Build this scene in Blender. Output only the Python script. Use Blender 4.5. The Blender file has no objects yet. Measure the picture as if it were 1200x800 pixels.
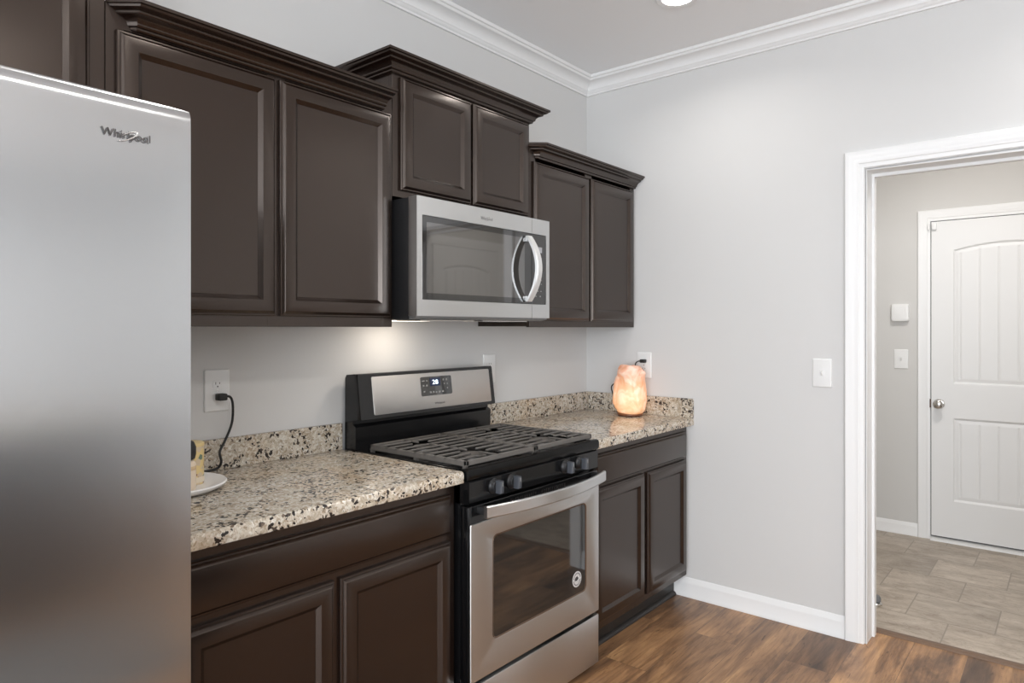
import bpy, bmesh, math, random
from mathutils import Vector, Matrix, noise
SC = bpy.context.scene
COL = SC.collection
random.seed(4)
PI = math.pi

# ------------------------------------------------------------------ camera, world, lights, exposure
cam_d = bpy.data.cameras.new('camera')
cam = bpy.data.objects.new('camera', cam_d); COL.objects.link(cam)
cam_d.sensor_width = 36.0
cam_d.lens = 24.0                                  # 800 px focal length on a 1200 px frame
cam_d.shift_y = -(400 - 384.3) / 1200.0
cam_d.clip_start = 0.02
cam.location = (-3.262, -2.150, 1.370)
cam.rotation_euler = (PI / 2, 0, math.radians(39.63) - PI / 2)
SC.camera = cam

SC.view_settings.view_transform = 'Standard'
SC.view_settings.look = 'None'
SC.view_settings.gamma = 1.0
SC.view_settings.use_curve_mapping = False
SC.view_settings.exposure = 0.13

world = bpy.data.worlds.new('world'); SC.world = world
world.use_nodes = True
wn = world.node_tree
bg = wn.nodes['Background']
bg.inputs['Color'].default_value = (0.72, 0.84, 1.0, 1)
bg.inputs['Strength'].default_value = 1.6

CEIL = 2.768
ROOM_X0, ROOM_Y0 = -6.2, -6.4
HALL_X, HALL_Y0, HALL_Y1 = 1.905, -2.75, -0.55
WALL_T = 0.13


def area_light(name, loc, direction, sx, sy, power, color, shape='RECTANGLE', spread=PI):
    d = bpy.data.lights.new(name, 'AREA')
    d.shape = shape; d.size = sx
    if shape in ('RECTANGLE', 'ELLIPSE'):
        d.size_y = sy
    d.energy = power; d.color = color; d.spread = spread
    o = bpy.data.objects.new(name, d); COL.objects.link(o)
    o.location = loc
    o.rotation_euler = Vector(direction).to_track_quat('-Z', 'Y').to_euler()
    return o


DAY = (0.91, 0.955, 1.0)
WARM = (1.0, 0.88, 0.74)
CANLIGHT = (1.0, 0.965, 0.925)
# daylight standing in the window openings of the room behind the camera
area_light('window_daylight', (ROOM_X0 - 0.02, -3.75, 1.4), (1, 0.12, 0.12), 4.4, 1.8, 230, DAY)
CANS = [(-0.592, -0.848), (-2.35, -0.95), (-4.3, -0.95), (-0.33, -2.6), (-2.35, -2.6), (-4.3, -2.6), (-0.9, -4.9), (-2.6, -4.9), (-4.5, -4.9)]  # rearmost row: unseen lamps added to brighten the back wall
for cx, cy in CANS:
    area_light('can_light_bulb', (cx, cy, CEIL - 0.012), (0, 0, -1), 0.13, 0.13, 3.0 if cy > -1 else (5.0 if cx > -0.4 else 12.0), CANLIGHT, 'DISK', math.radians(150))
area_light('added_hall_light', (0.75, -1.70, CEIL - 0.03), (0, 0, -1), 0.25, 0.25, 19, (1.0, 0.96, 0.92), 'DISK')  # unseen lamp added to light the hall, no fixture built


# ------------------------------------------------------------------ materials
def mat(name, color=(0.8, 0.8, 0.8), rough=0.5, metal=0.0, **kw):
    m = bpy.data.materials.new(name); m.use_nodes = True
    b = m.node_tree.nodes['Principled BSDF']
    b.inputs['Base Color'].default_value = (*color, 1)
    b.inputs['Roughness'].default_value = rough
    b.inputs['Metallic'].default_value = metal
    for k, v in kw.items():
        b.inputs[k.replace('_', ' ')].default_value = v
    return m


def nodes(m):
    nt = m.node_tree
    return nt, nt.nodes['Principled BSDF']


def N(nt, kind, **kw):
    n = nt.nodes.new(kind)
    for k, v in kw.items():
        if k in n.inputs.keys():
            n.inputs[k].default_value = v
        else:
            setattr(n, k, v)
    return n


def coords(nt, scale=(1, 1, 1), loc=(0, 0, 0), rot=(0, 0, 0)):
    tc = N(nt, 'ShaderNodeTexCoord'); mp = N(nt, 'ShaderNodeMapping')
    mp.inputs['Scale'].default_value = scale
    mp.inputs['Location'].default_value = loc
    mp.inputs['Rotation'].default_value = rot
    nt.links.new(tc.outputs['Object'], mp.inputs['Vector'])
    return mp.outputs['Vector']


def ramp(nt, fac, stops, interp='LINEAR'):
    r = N(nt, 'ShaderNodeValToRGB'); r.color_ramp.interpolation = interp
    els = r.color_ramp.elements
    while len(els) < len(stops):
        els.new(0.5)
    for e, (p, c) in zip(els, stops):
        e.position = p; e.color = (*c, 1) if len(c) == 3 else c
    nt.links.new(fac, r.inputs['Fac'])
    return r.outputs['Color']


def mixc(nt, fac, a, b, mode='MIX'):
    n = N(nt, 'ShaderNodeMix', data_type='RGBA', blend_type=mode)
    for sock, v in ((n.inputs[0], fac), (n.inputs[6], a), (n.inputs[7], b)):
        if hasattr(v, 'is_output'):
            nt.links.new(v, sock)
        elif isinstance(v, (int, float)):
            sock.default_value = v
        else:
            sock.default_value = (*v, 1)
    return n.outputs[2]


def bump(nt, b, height, strength, dist=0.002):
    n = N(nt, 'ShaderNodeBump'); n.inputs['Strength'].default_value = strength; n.inputs['Distance'].default_value = dist
    nt.links.new(height, n.inputs['Height']); nt.links.new(n.outputs['Normal'], b.inputs['Normal'])


def paint(name, color, rough=0.6, amt=0.012):
    m = mat(name, color, rough)
    nt, b = nodes(m)
    v = coords(nt, (1, 1, 1))
    n = N(nt, 'ShaderNodeTexNoise', Scale=260.0, Detail=2.0)
    nt.links.new(v, n.inputs['Vector'])
    bump(nt, b, n.outputs['Fac'], 0.08, 0.001)
    return m


M = {}
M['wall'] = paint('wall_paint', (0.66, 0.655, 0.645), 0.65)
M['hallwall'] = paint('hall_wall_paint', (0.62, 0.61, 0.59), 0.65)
M['ceiling'] = paint('ceiling_paint', (0.93, 0.94, 0.95), 0.8)
M['trim'] = mat('white_trim_paint', (0.83, 0.83, 0.825), 0.35)
M['doorpaint'] = mat('white_door_paint', (0.78, 0.78, 0.775), 0.4)
M['plastic'] = mat('white_plastic', (0.80, 0.80, 0.79), 0.35)
M['slot'] = mat('dark_slot', (0.02, 0.02, 0.02), 0.6)
M['blackplastic'] = mat('black_plastic', (0.012, 0.012, 0.013), 0.45)
M['blackgloss'] = mat('black_enamel', (0.005, 0.005, 0.0055), 0.14)
M['blackpanel'] = mat('black_satin_panel', (0.007, 0.007, 0.0075), 0.24)
M['glass'] = mat('black_glass', (0.012, 0.012, 0.012), 0.04, 0.0, IOR=2.0)
M['mwglass'] = mat('mirrored_dark_glass', (0.010, 0.010, 0.010), 0.05, 0.0, IOR=1.9)
M['mwscreen'] = mat('window_screen_glass', (0.035, 0.032, 0.028), 0.04, 0.0, IOR=2.6)
M['iron'] = mat('cast_iron', (0.12, 0.11, 0.10), 0.5)
M['knobgrey'] = mat('knob_grey', (0.055, 0.06, 0.07), 0.32)
M['chrome'] = mat('polished_nickel', (0.62, 0.60, 0.57), 0.18, 1.0)
M['silverletter'] = mat('silver_lettering', (0.085, 0.08, 0.078), 0.35, 0.3)
M['swoosh'] = mat('bright_swoosh', (0.85, 0.83, 0.80), 0.2, 0.8)
M['greyletter'] = mat('grey_lettering', (0.16, 0.155, 0.15), 0.5)
M['keymark'] = mat('key_legend_print', (0.30, 0.30, 0.29), 0.5)
M['white'] = mat('white_glaze', (0.88, 0.87, 0.865), 0.25)
M['toe'] = mat('toe_kick_dark', (0.018, 0.015, 0.013), 0.45)
M['gap'] = mat('gasket_and_gap_shade', (0.05, 0.05, 0.052), 0.6)
M['steelbody'] = mat('grey_cabinet_side', (0.20, 0.20, 0.205), 0.4, 0.3)
M['threshold'] = mat('aluminium_sill', (0.75, 0.75, 0.74), 0.4)


def wood_cabinet():
    m = mat('espresso_wood', (0.03, 0.02, 0.015), 0.28)
    nt, b = nodes(m)
    v = coords(nt, (9, 9, 1.1))
    n1 = N(nt, 'ShaderNodeTexNoise', Scale=5.0, Detail=2.5, Roughness=0.5)
    nt.links.new(v, n1.inputs['Vector'])
    v2 = coords(nt, (1, 1, 1))
    n2 = N(nt, 'ShaderNodeTexNoise', Scale=5.0, Detail=3.0)
    nt.links.new(v2, n2.inputs['Vector'])
    c1 = ramp(nt, n1.outputs['Fac'], [(0.25, (0.0084, 0.0040, 0.0026)), (0.75, (0.0100, 0.0049, 0.0032))])
    c2 = ramp(nt, n2.outputs['Fac'], [(0.3, (0.88, 0.87, 0.86)), (0.7, (1.12, 1.1, 1.08))])
    nt.links.new(mixc(nt, 1.0, c1, c2, 'MULTIPLY'), b.inputs['Base Color'])
    r = N(nt, 'ShaderNodeMapRange'); r.inputs['To Min'].default_value = 0.265; r.inputs['To Max'].default_value = 0.275
    nt.links.new(n1.outputs['Fac'], r.inputs['Value']); nt.links.new(r.outputs['Result'], b.inputs['Roughness'])
    b.inputs['Specular IOR Level'].default_value = 0.8
    b.inputs['Specular Tint'].default_value = (1.0, 0.86, 0.77, 1)
    return m


M['wood'] = wood_cabinet()


def stainless(name, axis_scale, base, rough, aniso, rot, wob=0.03):
    m = mat(name, base, rough, 1.0)
    nt, b = nodes(m)
    v = coords(nt, axis_scale)
    n = N(nt, 'ShaderNodeTexNoise', Scale=1.0, Detail=3.0)
    nt.links.new(v, n.inputs['Vector'])
    r = N(nt, 'ShaderNodeMapRange'); r.inputs['To Min'].default_value = rough - wob; r.inputs['To Max'].default_value = rough + wob
    nt.links.new(n.outputs['Fac'], r.inputs['Value']); nt.links.new(r.outputs['Result'], b.inputs['Roughness'])
    b.inputs['Anisotropic'].default_value = aniso
    b.inputs['Anisotropic Rotation'].default_value = rot
    t = N(nt, 'ShaderNodeTangent', direction_type='RADIAL', axis='Z')
    nt.links.new(t.outputs['Tangent'], b.inputs['Tangent'])
    return m


M['steel'] = stainless('brushed_stainless', (4, 4, 900), (0.615, 0.62, 0.62), 0.33, 0.6, 0.25)
M['steelfridge'] = stainless('brushed_stainless_upright', (900, 900, 3), (0.52, 0.53, 0.54), 0.24, 0.9, 0.0, 0.006)


def granite():
    m = mat('speckled_granite', (0.6, 0.55, 0.48), 0.12)
    nt, b = nodes(m)
    tc = coords(nt, (1, 1, 1))
    nz = N(nt, 'ShaderNodeTexNoise', Scale=55.0, Detail=3.0)
    nt.links.new(tc, nz.inputs['Vector'])
    sub = N(nt, 'ShaderNodeVectorMath', operation='SUBTRACT'); sub.inputs[1].default_value = (0.5, 0.5, 0.5)
    nt.links.new(nz.outputs['Color'], sub.inputs[0])
    mul = N(nt, 'ShaderNodeVectorMath', operation='SCALE'); mul.inputs['Scale'].default_value = 0.022
    nt.links.new(sub.outputs[0], mul.inputs[0])
    add = N(nt, 'ShaderNodeVectorMath', operation='ADD')
    nt.links.new(tc, add.inputs[0]); nt.links.new(mul.outputs[0], add.inputs[1])
    P = add.outputs[0]

    def cell(scale):
        vo = N(nt, 'ShaderNodeTexVoronoi', Scale=scale); nt.links.new(P, vo.inputs['Vector'])
        s = N(nt, 'ShaderNodeSeparateColor'); nt.links.new(vo.outputs['Color'], s.inputs[0])
        return s
    a = cell(120.0); c = cell(260.0)
    base = ramp(nt, a.outputs[0], [(0.0, (0.40, 0.33, 0.25)), (0.12, (0.48, 0.42, 0.34)), (0.34, (0.56, 0.50, 0.42)), (0.62, (0.62, 0.57, 0.49)), (0.86, (0.68, 0.65, 0.59))], 'CONSTANT')
    fine = ramp(nt, c.outputs[1], [(0.0, (0.60, 0.56, 0.50)), (0.10, (0.86, 0.84, 0.80)), (0.5, (1.0, 1.0, 1.0)), (0.8, (1.08, 1.07, 1.05))], 'CONSTANT')
    col = mixc(nt, 0.85, base, fine, 'MULTIPLY')
    # black mineral clusters
    cl = N(nt, 'ShaderNodeTexNoise', Scale=17.0, Detail=2.0); nt.links.new(tc, cl.inputs['Vector'])
    d = cell(130.0)
    mth = N(nt, 'ShaderNodeMath', operation='MULTIPLY_ADD'); nt.links.new(cl.outputs['Fac'], mth.inputs[0])
    mth.inputs[1].default_value = 1.3; mth.inputs[2].default_value = -0.515
    lt = N(nt, 'ShaderNodeMath', operation='LESS_THAN'); nt.links.new(d.outputs[2], lt.inputs[0]); nt.links.new(mth.outputs[0], lt.inputs[1])
    dark = ramp(nt, d.outputs[0], [(0.0, (0.025, 0.02, 0.018)), (0.6, (0.07, 0.055, 0.045)), (0.85, (0.16, 0.12, 0.09))], 'CONSTANT')
    col = mixc(nt, lt.outputs[0], col, dark)
    # warm rusty veins
    w = N(nt, 'ShaderNodeTexNoise', Scale=7.0, Detail=3.0); nt.links.new(tc, w.inputs['Vector'])
    wf = ramp(nt, w.outputs['Fac'], [(0.48, (0, 0, 0)), (0.72, (0.55, 0.55, 0.55))])
    col = mixc(nt, wf, col, mixc(nt, 1.0, col, (1.0, 0.84, 0.66), 'MULTIPLY'))
    nt.links.new(col, b.inputs['Base Color'])
    return m


M['granite'] = granite()


def plank_floor():
    m = mat('rustic_oak_planks', (0.3, 0.2, 0.1), 0.33)
    nt, b = nodes(m)
    v = coords(nt, (1, 1, 1), (0.37, 0.045, 0))
    br = N(nt, 'ShaderNodeTexBrick', offset=0.37, squash=1.0)
    br.inputs['Scale'].default_value = 1.0
    br.inputs['Brick Width'].default_value = 1.22
    br.inputs['Row Height'].default_value = 0.195
    br.inputs['Mortar Size'].default_value = 0.0009
    br.inputs['Mortar Smooth'].default_value = 0.3
    br.inputs['Bias'].default_value = 0.0
    br.inputs['Color1'].default_value = (0, 0, 0, 1); br.inputs['Color2'].default_value = (1, 1, 1, 1)
    br.inputs['Mortar'].default_value = (0.5, 0.5, 0.5, 1)
    nt.links.new(v, br.inputs['Vector'])
    s = N(nt, 'ShaderNodeSeparateColor'); nt.links.new(br.outputs['Color'], s.inputs[0])
    # each plank shifts the grain
    cb = N(nt, 'ShaderNodeCombineXYZ')
    k1 = N(nt, 'ShaderNodeMath', operation='MULTIPLY'); k1.inputs[1].default_value = 17.0
    nt.links.new(s.outputs[0], k1.inputs[0]); nt.links.new(k1.outputs[0], cb.inputs[0]); nt.links.new(k1.outputs[0], cb.inputs[2])
    ad = N(nt, 'ShaderNodeVectorMath', operation='ADD'); nt.links.new(coords(nt), ad.inputs[0]); nt.links.new(cb.outputs[0], ad.inputs[1])

    def stretched(scale, sc, detail, dist=0.0):
        mp = N(nt, 'ShaderNodeMapping'); mp.inputs['Scale'].default_value = sc
        nt.links.new(ad.outputs[0], mp.inputs['Vector'])
        n = N(nt, 'ShaderNodeTexNoise', Scale=scale, Detail=detail, Roughness=0.6, Distortion=dist)
        nt.links.new(mp.outputs[0], n.inputs['Vector'])
        return n.outputs['Fac']
    grain = stretched(3.0, (1.6, 22, 1), 8.0, 0.6)
    fine = stretched(4.0, (3, 110, 1), 4.0)
    blotch = stretched(2.2, (0.75, 3.6, 1), 6.0, 0.8)
    crack = stretched(4.0, (1.3, 9, 1), 6.0, 2.0)
    tone = ramp(nt, blotch, [(0.30, (0.095, 0.055, 0.034)), (0.43, (0.21, 0.118, 0.064)), (0.58, (0.36, 0.205, 0.104)), (0.72, (0.50, 0.305, 0.152))])
    g = ramp(nt, grain, [(0.3, (0.62, 0.58, 0.55)), (0.55, (1.0, 1.0, 1.0)), (0.8, (1.18, 1.16, 1.12))])
    f = ramp(nt, fine, [(0.3, (0.86, 0.85, 0.84)), (0.7, (1.06, 1.06, 1.06))])
    col = mixc(nt, 1.0, mixc(nt, 1.0, tone, g, 'MULTIPLY'), f, 'MULTIPLY')
    pl = ramp(nt, s.outputs[0], [(0.0, (0.62, 0.58, 0.57)), (0.3, (0.95, 0.92, 0.90)), (0.7, (1.10, 1.08, 1.04)), (1.0, (1.22, 1.18, 1.12))])
    col = mixc(nt, 1.0, col, pl, 'MULTIPLY')
    ck = ramp(nt, crack, [(0.31, (0.38, 0.34, 0.31)), (0.38, (1, 1, 1))])
    col = mixc(nt, 1.0, col, ck, 'MULTIPLY')
    col = mixc(nt, br.outputs['Fac'], col, (0.10, 0.062, 0.038))
    nt.links.new(col, b.inputs['Base Color'])
    bump(nt, b, grain, 0.12, 0.002)
    return m


M['planks'] = plank_floor()


def tile_floor():
    m = mat('stone_look_tile', (0.4, 0.36, 0.31), 0.4)
    nt, b = nodes(m)
    # rows run along world y: swap axes with a quarter turn
    v = coords(nt, (1, 1, 1), (1.866, -0.20, 0), (0, 0, -PI / 2))
    br = N(nt, 'ShaderNodeTexBrick', offset=0.5)
    br.inputs['Scale'].default_value = 1.0
    br.inputs['Brick Width'].default_value = 0.352; br.inputs['Row Height'].default_value = 0.332
    br.inputs['Mortar Size'].default_value = 0.003; br.inputs['Mortar Smooth'].default_value = 0.2
    br.inputs['Color1'].default_value = (0, 0, 0, 1); br.inputs['Color2'].default_value = (1, 1, 1, 1)
    nt.links.new(v, br.inputs['Vector'])
    s = N(nt, 'ShaderNodeSeparateColor'); nt.links.new(br.outputs['Color'], s.inputs[0])
    w4 = N(nt, 'ShaderNodeMath', operation='MULTIPLY'); w4.inputs[1].default_value = 9.0; nt.links.new(s.outputs[0], w4.inputs[0])
    mp = N(nt, 'ShaderNodeMapping'); mp.inputs['Rotation'].default_value = (0, 0, 0.5); mp.inputs['Scale'].default_value = (2.4, 1, 1)
    nt.links.new(coords(nt), mp.inputs['Vector'])
    n = N(nt, 'ShaderNodeTexNoise', noise_dimensions='4D', Scale=4.5, Detail=8.0, Roughness=0.65, Distortion=1.0)
    nt.links.new(mp.outputs[0], n.inputs['Vector']); nt.links.new(w4.outputs[0], n.inputs['W'])
    col = ramp(nt, n.outputs['Fac'], [(0.25, (0.22, 0.178, 0.138)), (0.42, (0.34, 0.285, 0.23)), (0.56, (0.43, 0.37, 0.305)), (0.75, (0.54, 0.48, 0.41))])
    n2 = N(nt, 'ShaderNodeTexNoise', noise_dimensions='4D', Scale=7.0, Detail=5.0, Distortion=2.5)
    nt.links.new(mp.outputs[0], n2.inputs['Vector']); nt.links.new(w4.outputs[0], n2.inputs['W'])
    vein = ramp(nt, n2.outputs['Fac'], [(0.47, (1, 1, 1)), (0.5, (0.78, 0.76, 0.74)), (0.53, (1, 1, 1))])
    col = mixc(nt, 1.0, col, vein, 'MULTIPLY')
    pv = ramp(nt, s.outputs[0], [(0.0, (0.86, 0.85, 0.84)), (1.0, (1.14, 1.13, 1.12))])
    col = mixc(nt, 1.0, col, pv, 'MULTIPLY')
    col = mixc(nt, br.outputs['Fac'], col, (0.26, 0.222, 0.178))
    nt.links.new(col, b.inputs['Base Color'])
    return m


M['tile'] = tile_floor()


# ------------------------------------------------------------------ mesh helpers
class B:
    """collects shapes, in world coordinates, for ONE mesh"""
    def __init__(self):
        self.bm = bmesh.new()

    def box(self, x0, x1, y0, y1, z0, z1, bev=0.0, seg=2):
        bm = self.bm
        vs = [bm.verts.new((x, y, z)) for x in (x0, x1) for y in (y0, y1) for z in (z0, z1)]
        q = [(0, 1, 3, 2), (4, 6, 7, 5), (0, 4, 5, 1), (2, 3, 7, 6), (0, 2, 6, 4), (1, 5, 7, 3)]
        fs = [bm.faces.new([vs[i] for i in f]) for f in q]
        if bev > 0:
            es = list({e for f in fs for e in f.edges})
            bmesh.ops.bevel(bm, geom=es, offset=bev, segments=seg, profile=0.5, affect='EDGES')
        return self

    def loops(self, rings, cap0=True, cap1=True, closed=True):
        """bridge successive rings (each a list of points of equal length)"""
        bm = self.bm
        R = [[bm.verts.new(p) for p in r] for r in rings]
        n = len(R[0])
        for a, b in zip(R, R[1:]):
            for i in range(n if closed else n - 1):
                j = (i + 1) % n
                try:
                    bm.faces.new((a[i], a[j], b[j], b[i]))
                except ValueError:
                    pass
        if cap0: bm.faces.new(R[0])
        if cap1: bm.faces.new(list(reversed(R[-1])))
        return self

    def ring(self, rings):
        """closed tube of rings: last joins first"""
        bm = self.bm
        R = [[bm.verts.new(p) for p in r] for r in rings]
        n = len(R[0])
        for a, b in zip(R, R[1:] + R[:1]):
            for i in range(n):
                j = (i + 1) % n
                bm.faces.new((a[i], a[j], b[j], b[i]))
        return self

    def cyl(self, p0, p1, r0, r1=None, seg=24):
        r1 = r0 if r1 is None else r1
        p0, p1 = Vector(p0), Vector(p1)
        d = (p1 - p0).normalized()
        u = d.orthogonal().normalized(); w = d.cross(u)
        mk = lambda p, r: [p + (u * math.cos(2 * PI * k / seg) + w * math.sin(2 * PI * k / seg)) * r for k in range(seg)]
        return self.loops([mk(p0, r0), mk(p1, r1)])

    def lathe(self, c, prof, axis='z', seg=32):
        """prof: list of (r, h); axis z up or -y outwards"""
        c = Vector(c); rings = []
        for r, h in prof:
            ring = []
            for k in range(seg):
                a = 2 * PI * k / seg
                if axis == 'z': p = Vector((r * math.cos(a), r * math.sin(a), h))
                elif axis == 'y': p = Vector((r * math.cos(a), -h, r * math.sin(a)))
                else: p = Vector((-h, r * math.cos(a), r * math.sin(a)))
                ring.append(c + p)
            rings.append(ring)
        return self.loops(rings)

    def tube(self, pts, r, seg=10, flat=1.0):
        pts = [Vector(p) for p in pts]; rings = []
        up = None
        for i, p in enumerate(pts):
            a = pts[max(i - 1, 0)]; b = pts[min(i + 1, len(pts) - 1)]
            d = (b - a).normalized()
            if up is None: up = d.orthogonal().normalized()
            up = (up - d * up.dot(d)).normalized(); w = d.cross(up)
            rr = r[i] if isinstance(r, (list, tuple)) else r
            rings.append([p + (up * math.cos(2 * PI * k / seg) + w * math.sin(2 * PI * k / seg) * flat) * rr for k in range(seg)])
        return self.loops(rings)

    def prism(self, poly, axis, a0, a1):
        """poly of (u, v) extruded along an axis: 'x' -> (y,z), 'y' -> (x,z), 'z' -> (x,y)"""
        f = {'x': lambda u, v, t: (t, u, v), 'y': lambda u, v, t: (u, t, v), 'z': lambda u, v, t: (u, v, t)}[axis]
        return self.loops([[f(u, v, a0) for u, v in poly], [f(u, v, a1) for u, v in poly]])


def world_loc(o):
    v = Vector((0, 0, 0))
    while o is not None:
        v += o.location; o = o.parent
    return v


def part(name, b, m, parent=None, loc=None, smooth=35, label=None):
    """links a builder as ONE mesh object; geometry was given in world coordinates"""
    bm = b.bm if isinstance(b, B) else b
    org = Vector(loc) if loc is not None else (world_loc(parent) if parent else Vector((0, 0, 0)))
    bmesh.ops.recalc_face_normals(bm, faces=bm.faces)
    bmesh.ops.translate(bm, verts=bm.verts, vec=-org)
    me = bpy.data.meshes.new(name); bm.to_mesh(me); bm.free()
    me.materials.append(m)
    if smooth:
        for p in me.polygons: p.use_smooth = True
        me.set_sharp_from_angle(angle=math.radians(smooth))
    o = bpy.data.objects.new(name, me); COL.objects.link(o)
    if parent:
        o.parent = parent
        o.location = org - world_loc(parent)
    else:
        o.location = org
    if label: o['label'] = label
    return o


def thing(name, label, cat, loc, group=None):
    o = bpy.data.objects.new(name, None); COL.objects.link(o)
    o.empty_display_size = 0.1
    o.location = loc; o['label'] = label; o['category'] = cat
    if group: o['group'] = group
    return o


def struct(name, b, m, parent=None, smooth=35):
    o = part(name, b, m, parent, smooth=smooth)
    if not parent: o['kind'] = 'structure'
    return o


def rrect(x0, x1, z0, z1, r, seg=6):
    out = []
    for cx, cz, a0 in ((x1 - r, z1 - r, 0), (x0 + r, z1 - r, 90), (x0 + r, z0 + r, 180), (x1 - r, z0 + r, 270)):
        for k in range(seg + 1):
            a = math.radians(a0 + 90 * k / seg)
            out.append((cx + r * math.cos(a), cz + r * math.sin(a)))
    return out


def text_mesh(name, body, size, m, parent, loc, width=None, extrude=0.0006, axis='y', label=None):
    cu = bpy.data.curves.new(name, 'FONT'); cu.body = body; cu.size = size; cu.extrude = extrude
    cu.align_x = 'LEFT'; cu.resolution_u = 3
    tmp = bpy.data.objects.new('lettering_source', cu); COL.objects.link(tmp)
    dg = bpy.context.evaluated_depsgraph_get()
    me = bpy.data.meshes.new_from_object(tmp.evaluated_get(dg))
    bpy.data.objects.remove(tmp); bpy.data.curves.remove(cu)
    xs = [v.co.x for v in me.vertices]
    s = (width / (max(xs) - min(xs))) if width else 1.0
    x0 = min(xs)
    for v in me.vertices:
        x, y, z = v.co
        v.co = ((x - x0) * s, -z, y)                   # stands in the x-z plane, facing -y
    me.materials.clear(); me.materials.append(m)
    o = bpy.data.objects.new(name, me); COL.objects.link(o)
    o.parent = parent; o.location = Vector(loc) - world_loc(parent)
    if label: o['label'] = label
    return o


# ------------------------------------------------------------------ room shell
DOOR_Y0, DOOR_Y1, DOOR_Z = -2.262, -1.443, 2.058      # the open doorway in the right wall
struct('floor', B().box(ROOM_X0, WALL_T + 0.03, ROOM_Y0, 0, -0.05, 0), M['planks'])
struct('hall_floor', B().box(WALL_T + 0.03, HALL_X + 0.1, HALL_Y0, HALL_Y1, -0.05, 0), M['tile'])
struct('ceiling', B().box(ROOM_X0, 0, ROOM_Y0, 0, CEIL, CEIL + 0.1), M['ceiling'])
struct('hall_ceiling', B().box(WALL_T, HALL_X + 0.1, HALL_Y0, HALL_Y1, CEIL, CEIL + 0.1), M['ceiling'])
struct('wall_back', B().box(ROOM_X0 - 0.12, WALL_T, 0, 0.12, -0.05, CEIL + 0.1), M['wall'])
wr = B()
wr.prism([(0, 0), (DOOR_Y1, 0), (DOOR_Y1, DOOR_Z), (DOOR_Y0, DOOR_Z), (DOOR_Y0, 0), (ROOM_Y0, 0), (ROOM_Y0, CEIL + 0.1), (0, CEIL + 0.1)], 'x', 0, WALL_T)
struct('wall_right', wr, M['wall'], smooth=0)


def wall_with_holes(b, axis, t0, t1, u0, u1, z0, z1, holes):
    f = (lambda ua, ub, za, zb: b.box(t0, t1, ua, ub, za, zb)) if axis == 'x' else (lambda ua, ub, za, zb: b.box(ua, ub, t0, t1, za, zb))
    cur = u0
    for a, c, za, zb in sorted(holes):
        f(cur, a, z0, z1); f(a, c, z0, za); f(a, c, zb, z1); cur = c
    f(cur, u1, z0, z1)


wl = B(); wall_with_holes(wl, 'x', ROOM_X0 - 0.12, ROOM_X0, ROOM_Y0 - 0.12, 0, 0, CEIL + 0.1, [(-6.0, -1.5, 0.45, 2.35)])
struct('wall_left', wl, M['wall'], smooth=0)
wf = B(); wall_with_holes(wf, 'y', ROOM_Y0 - 0.12, ROOM_Y0, ROOM_X0, WALL_T, 0, CEIL + 0.1, [])
struct('wall_front', wf, M['wall'], smooth=0)


def window_frame(name, axis, t, u0, u1, z0, z1):
    w = 0.05; b = B()
    um = (u0 + u1) / 2; zm = (z0 + z1) / 2
    for (a, c, d, e) in ((u0, u0 + w, z0, z1), (u1 - w, u1, z0, z1), (u0, u1, z0, z0 + w), (u0, u1, z1 - w, z1), (um - 0.02, um + 0.02, z0, z1), (u0, u1, zm - 0.02, zm + 0.02)):
        if axis == 'x': b.box(t - 0.02, t + 0.02, a, c, d, e)
        else: b.box(a, c, t - 0.02, t + 0.02, d, e)
    struct(name, b, M['trim'])


window_frame('window_1', 'x', ROOM_X0 - 0.06 + 0.08, -6.0, -1.5, 0.45, 2.35)

# hall beyond the doorway
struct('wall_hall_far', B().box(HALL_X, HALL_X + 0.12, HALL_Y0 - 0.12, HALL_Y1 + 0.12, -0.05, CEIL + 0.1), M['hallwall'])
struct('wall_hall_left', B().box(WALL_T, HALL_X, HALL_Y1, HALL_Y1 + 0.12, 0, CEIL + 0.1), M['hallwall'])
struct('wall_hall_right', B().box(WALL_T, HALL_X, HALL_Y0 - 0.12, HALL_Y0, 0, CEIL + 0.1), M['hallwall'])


def sweep(sections, prof, b=None):
    b = b or B()
    return b.loops([[s(o, z) for o, z in prof] for s in sections])


# ceiling crown moulding (o = out from the wall, z = height)
CP = [(0, 2.682), (0.010, 2.682), (0.012, 2.690), (0.016, 2.693), (0.020, 2.700), (0.022, 2.703)]
for k in range(9):
    a = k / 8 * PI / 2
    CP.append((0.026 + 0.044 * (1 - math.cos(a)), 2.706 + 0.036 * math.sin(a)))
CP += [(0.073, 2.745), (0.075, 2.752), (0.082, 2.754), (0.085, 2.760), (0.085, CEIL), (0, CEIL)]
struct('trim_1', sweep([lambda o, z: (ROOM_X0, -o, z), lambda o, z: (-o, -o, z)], CP), M['trim'])
struct('trim_2', sweep([lambda o, z: (-o, -o, z), lambda o, z: (-o, ROOM_Y0, z)], CP), M['trim'])

# baseboards (o, z)
BP = [(0, 0), (0.016, 0), (0.016, 0.012), (0.013, 0.017), (0.0125, 0.068), (0.011, 0.076), (0.007, 0.084), (0.006, 0.090), (0.003, 0.097), (0, 0.097)]
struct('baseboard_right', sweep([lambda o, z: (-o, -0.545, z), lambda o, z: (-o, -1.3605, z)], BP), M['trim'])
struct('baseboard_right_far', sweep([lambda o, z: (-o, -2.345, z), lambda o, z: (-o, ROOM_Y0, z)], BP), M['trim'])
HB = [(o, z * 0.86) for o, z in BP]
struct('baseboard_hall', sweep([lambda o, z: (HALL_X - o, HALL_Y1, z), lambda o, z: (HALL_X - o, -1.3415, z)], HB), M['trim'])

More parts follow.
